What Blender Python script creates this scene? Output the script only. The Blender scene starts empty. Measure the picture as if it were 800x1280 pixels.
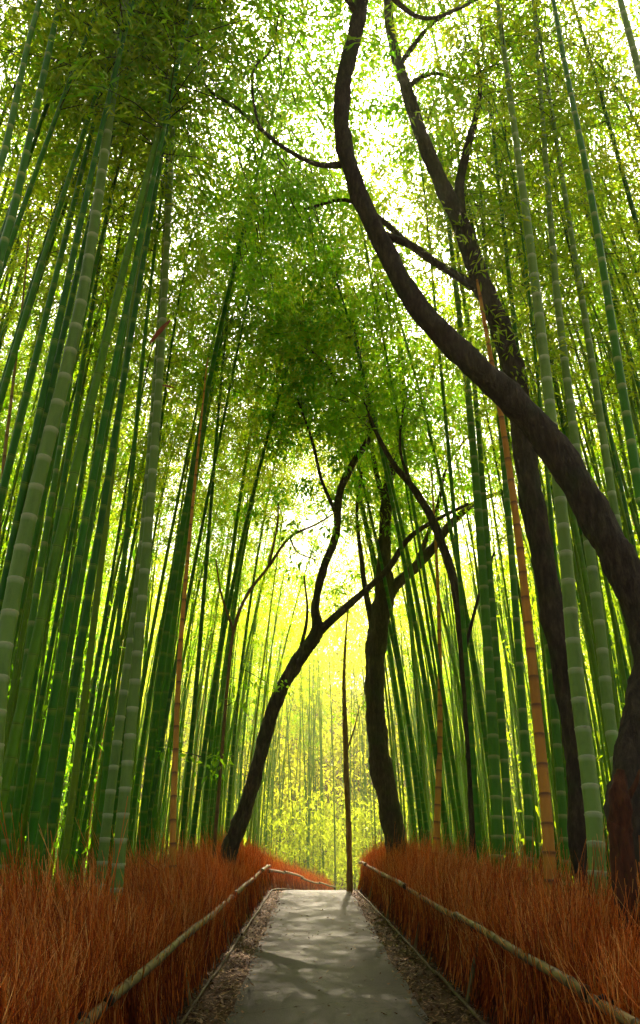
import bpy, math, random
import numpy as np
from mathutils import Vector, Matrix

# ------------------------------------------------------------------ camera, light, exposure
SC = bpy.context.scene
COL = SC.collection
RNG = np.random.default_rng(11)
random.seed(5)
R = math.radians

HAZE = .001
CAM_H, PITCH, YAW, FPX = 1.6, R(21.3), R(0.6), 1000.0      # focal length in photo pixels (800 x 1280)
cam_d = bpy.data.cameras.new('camera')
cam_d.sensor_fit = 'VERTICAL'; cam_d.sensor_height = 36.0
cam_d.lens = 36.0 * FPX / 1280.0
cam_d.clip_start = 0.05; cam_d.clip_end = 2000
cam = bpy.data.objects.new('camera', cam_d); COL.objects.link(cam)
cam.location = (0, 0, CAM_H)
cam.rotation_euler = (R(90) + PITCH, 0, -YAW)
SC.camera = cam

SUN_EL, SUN_AZ = R(46), R(3)                                # azimuth clockwise from +Y (down the path)
w = bpy.data.worlds.new('World'); SC.world = w; w.use_nodes = True
nt = w.node_tree; nt.nodes.clear()
sky = nt.nodes.new('ShaderNodeTexSky'); sky.sky_type = 'NISHITA'; sky.sun_disc = False
sky.sun_elevation = SUN_EL; sky.sun_rotation = SUN_AZ
sky.air_density = .45; sky.dust_density = 8.0; sky.ozone_density = 0.0
bg = nt.nodes.new('ShaderNodeBackground'); bg.inputs['Strength'].default_value = 0.085
wo = nt.nodes.new('ShaderNodeOutputWorld')
nt.links.new(sky.outputs[0], bg.inputs['Color']); nt.links.new(bg.outputs[0], wo.inputs['Surface'])

sun_d = bpy.data.lights.new('sun', 'SUN'); sun_d.energy = 5.0; sun_d.angle = R(0.53); sun_d.color = (1.0, 0.91, 0.72)
sun = bpy.data.objects.new('sun', sun_d); COL.objects.link(sun)
sun.location = (0, 30, 40)
sun.rotation_euler = Vector((-math.sin(SUN_AZ) * math.cos(SUN_EL), -math.cos(SUN_AZ) * math.cos(SUN_EL), -math.sin(SUN_EL))).to_track_quat('-Z', 'Y').to_euler()

SC.render.engine = 'CYCLES'
SC.view_settings.view_transform = 'Standard'; SC.view_settings.look = 'None'
SC.view_settings.exposure = 2.2; SC.view_settings.gamma = 1.0
SC.view_settings.use_curve_mapping = False
cy = SC.cycles
cy.use_adaptive_sampling = True; cy.adaptive_threshold = .03
cy.max_bounces = 8; cy.diffuse_bounces = 7; cy.glossy_bounces = 2; cy.transmission_bounces = 3
cy.transparent_max_bounces = 4; cy.volume_bounces = 1
cy.use_denoising = True
cy.debug_use_spatial_splits = True
cy.sample_clamp_indirect = 6.0
cy.caustics_reflective = False; cy.caustics_refractive = False

# ------------------------------------------------------------------ geometry helpers
_rc = np.array(cam.rotation_euler.to_matrix())
def ray(px, py):
    return _rc @ np.array([(px - 400.0) / FPX, (640.0 - py) / FPX, -1.0])
def at_y(px, py, Y):
    """point of the place seen at that spot of the photograph, Y metres down the path"""
    d = ray(px, py)
    return np.array([0, 0, CAM_H]) + d * (Y / d[1])
def axial(p):
    return float((_rc.T @ (np.asarray(p) - np.array([0, 0, CAM_H])))[2] * -1)
def ground_z(y):
    y = np.asarray(y, float)
    t = np.clip((y - 22.0) / 26.0, 0, 1)
    h = np.clip((y - 60.0) / 60.0, 0, 1)                   # a wooded slope closes the view
    return -2.2 * (t * t * (3 - 2 * t) * 0.5 + t * 0.5) + 22.0 * h * h * (3 - 2 * h)

def mk(name, V, F, mat=None, parent=None, uv=None, tone=None, smooth=False, mats=None, midx=None):
    V = np.asarray(V, np.float32).reshape(-1, 3); F = np.asarray(F, np.int32)
    k = F.shape[1]
    me = bpy.data.meshes.new(name)
    me.vertices.add(len(V)); me.vertices.foreach_set('co', V.ravel())
    me.loops.add(F.size); me.loops.foreach_set('vertex_index', F.ravel())
    me.polygons.add(len(F))
    me.polygons.foreach_set('loop_start', np.arange(0, F.size, k, dtype=np.int32))
    me.polygons.foreach_set('loop_total', np.full(len(F), k, np.int32))
    if smooth: me.polygons.foreach_set('use_smooth', np.ones(len(F), bool))
    for m in (mats or [mat]): me.materials.append(m)
    if midx is not None: me.polygons.foreach_set('material_index', np.asarray(midx, np.int32))
    if uv is not None:                                     # per vertex -> per loop
        l = me.uv_layers.new(name='UVMap'); l.data.foreach_set('uv', np.asarray(uv, np.float32)[F.ravel()].ravel())
    if tone is not None:
        a = me.attributes.new('tone', 'FLOAT', 'POINT'); a.data.foreach_set('value', np.asarray(tone, np.float32))
    me.update(calc_edges=True); me.validate()
    o = bpy.data.objects.new(name, me); COL.objects.link(o)
    if parent is not None: o.parent = parent
    return o

def empty(name, loc=(0, 0, 0)):
    o = bpy.data.objects.new(name, None); COL.objects.link(o); o.location = loc
    o.empty_display_size = 0.2
    return o
def tag(o, label, cat, group=None, kind=None):
    o['label'] = label; o['category'] = cat
    if group: o['group'] = group
    if kind: o['kind'] = kind
    return o
def structure(o):
    o['kind'] = 'structure'; return o

def frames(P):
    P = np.asarray(P, float); n = len(P)
    T = np.gradient(P, axis=0); T /= np.linalg.norm(T, axis=1)[:, None] + 1e-12
    ref = np.array([1.0, 0, 0]) if abs(T[0][0]) < 0.8 else np.array([0, 1.0, 0])
    U = np.zeros_like(P); W = np.zeros_like(P)
    u = ref - T[0] * np.dot(ref, T[0]); u /= np.linalg.norm(u)
    for i in range(n):
        u = u - T[i] * np.dot(u, T[i]); u /= np.linalg.norm(u) + 1e-12
        U[i] = u; W[i] = np.cross(T[i], u)
    return T, U, W
def tube(P, r, sides=8, vcoord=None, rough=0.0, rng=None, close=True):
    P = np.asarray(P, float); n = len(P); r = np.broadcast_to(np.asarray(r, float), (n,))
    T, U, W = frames(P)
    a = np.arange(sides) * 2 * np.pi / sides
    rr = r[:, None] * np.ones(sides)[None]
    if rough and rng is not None:
        ph = rng.uniform(0, 6.28, 6); i = np.arange(n)[:, None]
        rr = rr * (1 + rough * (np.sin(2 * a[None] + ph[0] + i * .55) * .5 + np.sin(3 * a[None] + ph[1] - i * .8) * .35 + rng.normal(0, .35, (n, sides))))
    V = P[:, None, :] + rr[..., None] * (np.cos(a)[None, :, None] * U[:, None, :] + np.sin(a)[None, :, None] * W[:, None, :])
    i = np.arange(n - 1)[:, None]; j = np.arange(sides)[None]
    j2 = (j + 1) % sides
    F = np.stack([i * sides + j, i * sides + j2, (i + 1) * sides + j2, (i + 1) * sides + j], -1).reshape(-1, 4)
    vc = np.arange(n) if vcoord is None else np.asarray(vcoord)
    uv = np.stack(np.broadcast_arrays((j / sides), vc[:, None]), -1).reshape(-1, 2)
    V = V.reshape(-1, 3)
    if close:                                             # end caps: one centre vertex each, as thin quads
        c0 = len(V); V = np.vstack([V, P[0], P[-1]]); uv = np.vstack([uv, [[.5, vc[0]]], [[.5, vc[-1]]]])
        jj = np.arange(0, sides, 2)
        cap0 = np.stack([np.full(len(jj), c0), (jj + 2) % sides, (jj + 1) % sides, jj], -1) if sides % 2 == 0 else np.zeros((0, 4), int)
        L0 = (n - 1) * sides
        cap1 = np.stack([np.full(len(jj), c0 + 1), L0 + jj, L0 + (jj + 1) % sides, L0 + (jj + 2) % sides], -1) if sides % 2 == 0 else np.zeros((0, 4), int)
        F = np.vstack([F, cap0, cap1])
    return V, F, uv
class Bag:
    def __init__(s): s.V = []; s.F = []; s.uv = []; s.t = []; s.m = []; s.n = 0
    def add(s, V, F, uv=None, tone=None, m=0):
        V = np.asarray(V).reshape(-1, 3)
        s.V.append(V); s.F.append(np.asarray(F) + s.n); s.n += len(V)
        s.uv.append(uv if uv is not None else np.zeros((len(V), 2)))
        s.t.append(tone if tone is not None else np.full(len(V), .5)); s.m.append(np.full(len(F), m))
    def build(s, name, mats, parent=None, smooth=False):
        return mk(name, np.vstack(s.V), np.vstack(s.F), None, parent, np.vstack(s.uv), np.concatenate(s.t), smooth, mats, np.concatenate(s.m))
def thin_rods(A, D, L, bend, r0, r1, segs=2):
    """many three-sided tapering twigs at once: A base points, D directions, bend = sideways bow"""
    n = len(A)
    D = D / np.linalg.norm(D, axis=1)[:, None]
    ref = np.where(np.abs(D[:, :1]) < .8, np.array([[1., 0, 0]]), np.array([[0, 1., 0]]))
    U = np.cross(D, ref); U /= np.linalg.norm(U, axis=1)[:, None]; W = np.cross(D, U)
    V = np.zeros((n, segs + 1, 3, 3))
    for s in range(segs + 1):
        t = s / segs
        c = A + D * (L * t)[:, None] + bend * (t * t)
        r = (r0 * (1 - t) + r1 * t)[:, None]
        for k in range(3):
            a = k * 2.0944
            V[:, s, k] = c + r * (math.cos(a) * U + math.sin(a) * W)
    base = (np.arange(n) * (segs + 1) * 3)[:, None, None]
    s = np.arange(segs)[None, :, None]; k = np.arange(3)[None, None]
    F = np.stack([base + s * 3 + k, base + s * 3 + (k + 1) % 3, base + (s + 1) * 3 + (k + 1) % 3, base + (s + 1) * 3 + k], -1).reshape(-1, 4)
    return V.reshape(-1, 3), F
def leaves(P, D, L, W, rng, droop=.25):
    """leaf blades: one folded quad each"""
    n = len(P); D = D / (np.linalg.norm(D, axis=1)[:, None] + 1e-9)
    S = np.cross(D, rng.normal(size=(n, 3))); S /= np.linalg.norm(S, axis=1)[:, None] + 1e-9
    L = np.asarray(L)[:, None]; W = np.asarray(W)[:, None]
    V = np.empty((n, 4, 3))
    V[:, 0] = P; mid = P + D * L * .45; dr = np.array([0, 0, -1.]) * L * droop
    V[:, 1] = mid + S * W * .5; V[:, 2] = P + D * L + dr; V[:, 3] = mid - S * W * .5 + dr * .1
    F = np.arange(n * 4).reshape(n, 4)
    tone = np.repeat(rng.uniform(0, 1, n), 4)
    return V.reshape(-1, 3), F, tone
def spline(pts, sub=5):
    P = np.asarray(pts, float); P = np.vstack([2 * P[0] - P[1], P, 2 * P[-1] - P[-2]]); out = []
    for i in range(1, len(P) - 2):
        for s in range(sub):
            t = s / sub; p0, p1, p2, p3 = P[i - 1], P[i], P[i + 1], P[i + 2]
            out.append(.5 * (2 * p1 + (p2 - p0) * t + (2 * p0 - 5 * p1 + 4 * p2 - p3) * t * t + (3 * p1 - p0 - 3 * p2 + p3) * t ** 3))
    out.append(P[-2]); return np.array(out)

# ------------------------------------------------------------------ materials
def newmat(name):
    m = bpy.data.materials.new(name); m.use_nodes = True; n = m.node_tree; n.nodes.clear()
    o = n.nodes.new('ShaderNodeOutputMaterial')
    return m, n, o
def N(n, t, **kw):
    x = n.nodes.new(t)
    for k, v in kw.items(): setattr(x, k, v)
    return x
def ramp(n, fac, stops):
    r = N(n, 'ShaderNodeValToRGB'); e = r.color_ramp.elements
    while len(e) > 1: e.remove(e[-1])
    e[0].position = stops[0][0]; e[0].color = (*stops[0][1], 1)
    for p, c in stops[1:]:
        q = e.new(p); q.color = (*c, 1)
    n.links.new(fac, r.inputs[0]); return r.outputs[0]
def mix(n, fac, a, b, mode='MIX'):
    x = N(n, 'ShaderNodeMix', data_type='RGBA', blend_type=mode)
    for s, v in ((0, fac), (6, a), (7, b)):
        if hasattr(v, 'links'): n.links.new(v, x.inputs[s])
        elif s == 0: x.inputs[s].default_value = v
        else: x.inputs[s].default_value = (*v, 1)
    return x.outputs[2]
def math_(n, op, a, b=None):
    x = N(n, 'ShaderNodeMath', operation=op)
    for i, v in enumerate((a, b)):
        if v is None: continue
        if hasattr(v, 'links'): n.links.new(v, x.inputs[i])
        else: x.inputs[i].default_value = v
    return x.outputs[0]
def noise(n, vec, scale, detail=4, rough=.6):
    x = N(n, 'ShaderNodeTexNoise'); x.inputs['Scale'].default_value = scale
    x.inputs['Detail'].default_value = detail; x.inputs['Roughness'].default_value = rough
    if vec is not None: n.links.new(vec, x.inputs['Vector'])
    return x.outputs[0]
def principled(n, o, col, rough, spec=.3, height=None, bump=.3, dist=.01):
    p = N(n, 'ShaderNodeBsdfPrincipled'); n.links.new(p.outputs[0], o.inputs['Surface'])
    if hasattr(col, 'links'): n.links.new(col, p.inputs['Base Color'])
    else: p.inputs['Base Color'].default_value = (*col, 1)
    if hasattr(rough, 'links'): n.links.new(rough, p.inputs['Roughness'])
    else: p.inputs['Roughness'].default_value = rough
    p.inputs['Specular IOR Level'].default_value = spec
    if height is not None:
        b = N(n, 'ShaderNodeBump'); b.inputs['Strength'].default_value = bump; b.inputs['Distance'].default_value = dist
        n.links.new(height, b.inputs['Height']); n.links.new(b.outputs[0], p.inputs['Normal'])
    return p
def mapped(n, scale, coord='Object'):
    tc = N(n, 'ShaderNodeTexCoord'); mp = N(n, 'ShaderNodeMapping'); mp.inputs['Scale'].default_value = scale
    n.links.new(tc.outputs[coord], mp.inputs[0]); return mp.outputs[0]

def culm_material(name, stops, bloom, ring, rough=.45):
    m, n, o = newmat(name)
    oi = N(n, 'ShaderNodeObjectInfo')
    base = ramp(n, oi.outputs['Random'], stops)
    streak = noise(n, mapped(n, (14, 14, .8)), 3.0, 4)
    base = mix(n, math_(n, 'MULTIPLY', streak, .55), base, bloom)
    blot = noise(n, mapped(n, (3, 3, 1.2)), 2.2, 6, .7)
    base = mix(n, ramp(n, blot, [(.50, (0, 0, 0)), (.72, (.5, .5, .5))]), base, tuple(c * .45 for c in stops[0][1]))
    uv = N(n, 'ShaderNodeUVMap'); sp = N(n, 'ShaderNodeSeparateXYZ'); n.links.new(uv.outputs[0], sp.inputs[0])
    fr = math_(n, 'FRACT', sp.outputs[1])
    wax = ramp(n, fr, [(0, (.2, .2, .2)), (.02, (1, 1, 1)), (.035, (0, 0, 0)), (.80, (0, 0, 0)), (.95, (.65, .65, .65)), (.985, (.9, .9, .9)), (1, (.0, .0, .0))])
    base = mix(n, wax, base, ring)
    line = ramp(n, fr, [(0, (1, 1, 1)), (.012, (0, 0, 0)), (1, (0, 0, 0))])
    base = mix(n, line, base, (.03, .025, .01))
    principled(n, o, base, rough, .15, streak, .12, .004)
    return m
M = {}
M['culm'] = culm_material('bamboo_culm_green', [(0, (.012, .085, .002)), (.35, (.026, .15, .002)), (.7, (.06, .22, .003)), (.9, (.14, .26, .005)), (1, (.28, .20, .015))], (.05, .19, .004), (.15, .26, .02))
M['culm_pale'] = culm_material('bamboo_culm_pale', [(0, (.11, .21, .025)), (1, (.16, .26, .032))], (.21, .32, .065), (.38, .43, .20))
M['culm_mid'] = culm_material('bamboo_culm_mid_green', [(0, (.030, .15, .003)), (1, (.06, .20, .004))], (.08, .21, .008), (.27, .32, .08))
M['culm_tan'] = culm_material('bamboo_culm_tan', [(0, (.46, .18, .014)), (1, (.55, .23, .02))], (.58, .30, .05), (.16, .07, .025), .5)
M['culm_straw'] = culm_material('bamboo_culm_straw', [(0, (.26, .16, .035)), (1, (.30, .18, .04))], (.33, .22, .07), (.14, .08, .025), .5)
M['culm_grey'] = culm_material('bamboo_rail_pole', [(0, (.13, .068, .020)), (.5, (.19, .112, .030)), (1, (.14, .112, .032))], (.20, .128, .044), (.07, .045, .02), .55)

M['rail_low'] = culm_material('dark_low_rail', [(0, (.06, .035, .014)), (1, (.09, .055, .02))], (.09, .06, .025), (.05, .03, .014), .8)  # darker brown poles; tone lowered against the glare at the far end
def leaf_material(name, dark, light, tdark, tlight, fac=.55, amount=1.0):
    m, n, o = newmat(name)
    at = N(n, 'ShaderNodeAttribute', attribute_name='tone'); oi = N(n, 'ShaderNodeObjectInfo')
    t = math_(n, 'ADD', math_(n, 'MULTIPLY', at.outputs['Fac'], .45), math_(n, 'MULTIPLY', oi.outputs['Random'], .55))
    d = N(n, 'ShaderNodeBsdfDiffuse'); tr = N(n, 'ShaderNodeBsdfTranslucent'); g = N(n, 'ShaderNodeBsdfGlossy'); g.inputs['Roughness'].default_value = .35
    g.inputs['Color'].default_value = (.6, .65, .5, 1)
    n.links.new(ramp(n, t, [(0, dark), (1, light)]), d.inputs[0]); n.links.new(ramp(n, t, [(0, tdark), (1, tlight)]), tr.inputs[0])
    mx = N(n, 'ShaderNodeMixShader'); mx.inputs[0].default_value = fac
    n.links.new(d.outputs[0], mx.inputs[1]); n.links.new(tr.outputs[0], mx.inputs[2])
    m2 = N(n, 'ShaderNodeMixShader'); m2.inputs[0].default_value = .025
    n.links.new(mx.outputs[0], m2.inputs[1]); n.links.new(g.outputs[0], m2.inputs[2])
    n.links.new(m2.outputs[0], o.inputs['Surface']); return m
M['leaf'] = leaf_material('bamboo_leaf', (.025, .12, .005), (.08, .16, .008), (.18, .56, .004), (.70, .66, .010), .68)
M['leaf_tree'] = leaf_material('tree_leaf', (.02, .10, .005), (.06, .15, .008), (.13, .55, .005), (.50, .64, .010), .68)
M['leaf_far'] = leaf_material('sun_tinted_leaf', (.06, .15, .008), (.12, .16, .012), (.44, .62, .010), (.74, .70, .03), .66)  # lighter, yellower leaf for the distance: sunlit glow put into the colour
M['leaf_side'] = leaf_material('grove_leaf', (.03, .14, .006), (.08, .17, .010), (.18, .62, .005), (.58, .68, .010), .66)

def simple(name, c1, c2, scale, rough=.8, bump=.4, vec=(1, 1, 1), dist=.02, spec=.2):
    m, n, o = newmat(name)
    v = mapped(n, vec); f = noise(n, v, scale, 6, .65)
    principled(n, o, ramp(n, f, [(.3, c1), (.7, c2)]), rough, spec, f, bump, dist); return m
m, n, o = newmat('dark_bark')
f = noise(n, mapped(n, (9, 9, 2.2)), 2.4, 9, .72); g2 = noise(n, mapped(n, (1, 1, 1)), 1.7, 5, .6)
col = ramp(n, f, [(.28, (.010, .007, .004)), (.5, (.045, .031, .018)), (.72, (.11, .078, .045))])
col = mix(n, ramp(n, g2, [(.52, (0, 0, 0)), (.68, (.6, .6, .6))]), col, (.035, .045, .012))
principled(n, o, col, .85, .2, f, 1.0, .05); M['bark'] = m
M['bark_red'] = simple('red_brown_bark', (.030, .012, .006), (.13, .042, .014), 5, .95, 1.0, (6, 6, 1.2), .04)
M['bark_pale'] = simple('pale_brown_bark', (.08, .045, .015), (.22, .13, .04), 6, .85, .6, (4, 4, 1), .02)
M['twig'] = simple('bare_twig', (.03, .022, .012), (.07, .05, .025), 9, .8, .2)
M['sheath'] = simple('dried_sheath', (.16, .035, .015), (.34, .09, .03), 12, .7, .3)
M['rope'] = simple('black_rope', (.012, .010, .008), (.04, .03, .02), 60, .9, .6)

m, n, o = newmat('brush_twig')
at = N(n, 'ShaderNodeAttribute', attribute_name='tone')
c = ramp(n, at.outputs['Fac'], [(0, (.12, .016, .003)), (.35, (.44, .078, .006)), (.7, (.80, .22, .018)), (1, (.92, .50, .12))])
pb = principled(n, o, c, .7, .2); tb = N(n, 'ShaderNodeBsdfTranslucent'); n.links.new(c, tb.inputs[0])
mb = N(n, 'ShaderNodeMixShader'); mb.inputs[0].default_value = .22
n.links.new(pb.outputs[0], mb.inputs[1]); n.links.new(tb.outputs[0], mb.inputs[2]); n.links.new(mb.outputs[0], o.inputs['Surface']); M['brush'] = m
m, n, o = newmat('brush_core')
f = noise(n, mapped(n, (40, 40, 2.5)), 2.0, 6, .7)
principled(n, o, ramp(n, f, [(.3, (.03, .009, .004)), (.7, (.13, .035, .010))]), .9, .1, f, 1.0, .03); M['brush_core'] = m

m, n, o = newmat('concrete_path')
v = mapped(n, (1, 1, 1), 'Object')
a = noise(n, v, .9, 8, .6); b = noise(n, v, 38, 5, .75); c3 = noise(n, v, 4.5, 6, .65)
col = ramp(n, a, [(.3, (.074, .059, .046)), (.7, (.132, .108, .084))])
col = mix(n, math_(n, 'MULTIPLY', b, .5), col, (.07, .062, .045))
col = mix(n, ramp(n, c3, [(.5, (0, 0, 0)), (.75, (.6, .6, .6))]), col, (.075, .062, .038))
vo = N(n, 'ShaderNodeTexVoronoi', feature='DISTANCE_TO_EDGE'); vo.inputs['Scale'].default_value = .55
wv = N(n, 'ShaderNodeMixRGB', blend_type='ADD'); wv.inputs[0].default_value = .5; n.links.new(v, wv.inputs[1]); n.links.new(noise(n, v, 2.2, 5, .7), wv.inputs[2]); n.links.new(wv.outputs[0], vo.inputs['Vector'])
col = mix(n, ramp(n, vo.outputs['Distance'], [(0, (.8, .8, .8)), (.006, (0, 0, 0)), (1, (0, 0, 0))]), col, (.03, .025, .016))
sp2 = noise(n, v, 120, 3, .6); col = mix(n, ramp(n, sp2, [(.58, (0, 0, 0)), (.70, (.5, .5, .5))]), col, (.26, .23, .17))
principled(n, o, col, .85, .25, b, .5, .006); M['path'] = m
m, n, o = newmat('forest_floor')
v = mapped(n, (1, 1, 1)); a = noise(n, v, 1.4, 8, .7); b = noise(n, v, 26, 6, .8)
col = ramp(n, a, [(.3, (.045, .024, .011)), (.7, (.12, .062, .026))]); col = mix(n, math_(n, 'MULTIPLY', b, .6), col, (.025, .013, .007))
principled(n, o, col, .95, .1, b, 1.0, .03); M['soil'] = m
m, n, o = newmat('fallen_leaf')
at = N(n, 'ShaderNodeAttribute', attribute_name='tone')
principled(n, o, ramp(n, at.outputs['Fac'], [(0, (.035, .018, .009)), (.5, (.12, .055, .022)), (.85, (.22, .115, .05)), (1, (.30, .20, .10))]), .8, .2); M['litter'] = m

# ------------------------------------------------------------------ ground, path, verges
xs = np.concatenate([np.linspace(-400, -30, 12), np.linspace(-26, 26, 40), np.linspace(30, 400, 12)])
ys = np.concatenate([np.linspace(-200, -10, 10), np.linspace(-6, 60, 70), np.linspace(63, 130, 24), np.linspace(150, 600, 14)])
X, Y = np.meshgrid(xs, ys); Z = ground_z(Y) + np.where((np.abs(X - .2) > 1.7) & (np.abs(X) < 28), RNG.normal(0, .03, X.shape), 0) - .004
nx = len(xs); i = np.arange(len(ys) - 1)[:, None]; j = np.arange(nx - 1)[None]
F = np.stack([i * nx + j, i * nx + j + 1, (i + 1) * nx + j + 1, (i + 1) * nx + j], -1).reshape(-1, 4)
ground = structure(mk('ground', np.stack([X, Y, Z], -1), F, M['soil'], smooth=True))

def path_cx(y):
    y = np.asarray(y, float)
    return .16 - .0015 * y + np.where(y > 23, .012 * (np.maximum(y, 23) - 23) ** 2, 0)
PW = .87
def strip(y0, y1, hw, z, wob, name, mat, parent=None, step=.25):
    yy = np.arange(y0, y1 + 1e-6, step) if y1 - y0 > step else np.array([y0, y1]); n_ = len(yy)
    l = path_cx(yy) - hw + wob * np.sin(yy * 2.3) * np.sin(yy * .9 + 1); r = path_cx(yy) + hw + wob * np.sin(yy * 1.9 + 2) * np.sin(yy * .7)
    zz = ground_z(yy) + z
    top = np.stack([np.stack([l, yy, zz], -1), np.stack([r, yy, zz], -1)], 1)
    bot = top.copy(); bot[..., 2] -= z + .05
    V = np.concatenate([top, bot], 1).reshape(-1, 3)      # 4 per row: tl tr bl br
    k = np.arange(n_ - 1)[:, None] * 4
    q = np.concatenate([k + [0, 1, 5, 4], k + [1, 3, 7, 5], k + [0, 4, 6, 2]], 0)
    e = (n_ - 1) * 4
    q = np.vstack([q, [[0, 2, 3, 1]], [[e, e + 1, e + 3, e + 2]]])
    return mk(name, V, q, mat, parent)
path = structure(strip(-4, 46, PW, .02, .03, 'path', M['path'], step=.12))

# fallen leaves on the verges, thinner on the paving
def litter(n_, lo, hi, y0, y1, name, label, zoff=.012):
    t = RNG.uniform(0, 1, n_) ** 1.7; yy = y0 + (y1 - y0) * t
    off = RNG.uniform(lo, hi, n_)
    P = np.stack([path_cx(yy) + off, yy, ground_z(yy) + zoff + RNG.uniform(0, .015, n_)], -1)
    a = RNG.uniform(0, 6.28, n_); D = np.stack([np.cos(a), np.sin(a), RNG.normal(0, .25, n_)], -1)
    D /= np.linalg.norm(D, axis=1)[:, None]; S = np.stack([-np.sin(a), np.cos(a), RNG.normal(0, .35, n_)], -1)
    L = RNG.uniform(.03, .085, n_)[:, None]; W_ = RNG.uniform(.010, .03, n_)[:, None]
    V = np.stack([P, P + D * L * .5 + S * W_ * .5, P + D * L + [0, 0, .006], P + D * L * .5 - S * W_ * .5], 1)
    o_ = mk(name, V, np.arange(n_ * 4).reshape(-1, 4), M['litter'], tone=np.repeat(RNG.uniform(0, 1, n_), 4))
    return tag(o_, label, 'fallen leaves', kind='stuff')
litter(9000, -1.35, -.80, 2, 23, 'leaf_litter', 'brown fallen leaves on the earth verge under the fence with the corner post')
litter(9000, .80, 1.45, 2, 23, 'leaf_litter', 'brown fallen leaves on the earth verge on the leaning trunk side')
litter(420, -.9, .9, 2, 22, 'path_leaf_litter', 'scattered dark fallen leaves on the grey concrete path', .026)

# ------------------------------------------------------------------ brushwood fences
def pole(name, P, r, parent, mat, inter=.34, sides=8):
    P = np.asarray(P, float); s = np.concatenate([[0], np.cumsum(np.linalg.norm(np.diff(P, axis=0), axis=1))])
    k0 = random.random()
    ss, vv, rr = [], [], []
    q = 0.0; kk = 0
    while q < s[-1]:
        il = inter * random.uniform(.8, 1.2)
        for f, g in ((0, 1.0), (.035, 1.12), (.09, .98), (.55, .96), (.96, .99)):
            if q + f * il < s[-1]: ss.append(q + f * il); vv.append(kk + f + .001); rr.append(g)
        q += il; kk += 1
    ss = np.array(ss); Q = np.stack([np.interp(ss, s, P[:, c_]) for c_ in range(3)], -1)
    V, F_, uv = tube(Q, r * np.array(rr) * np.linspace(1, .8, len(ss)), sides, vv)
    return mk(name, V, F_, mat, parent, uv, smooth=True)

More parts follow.
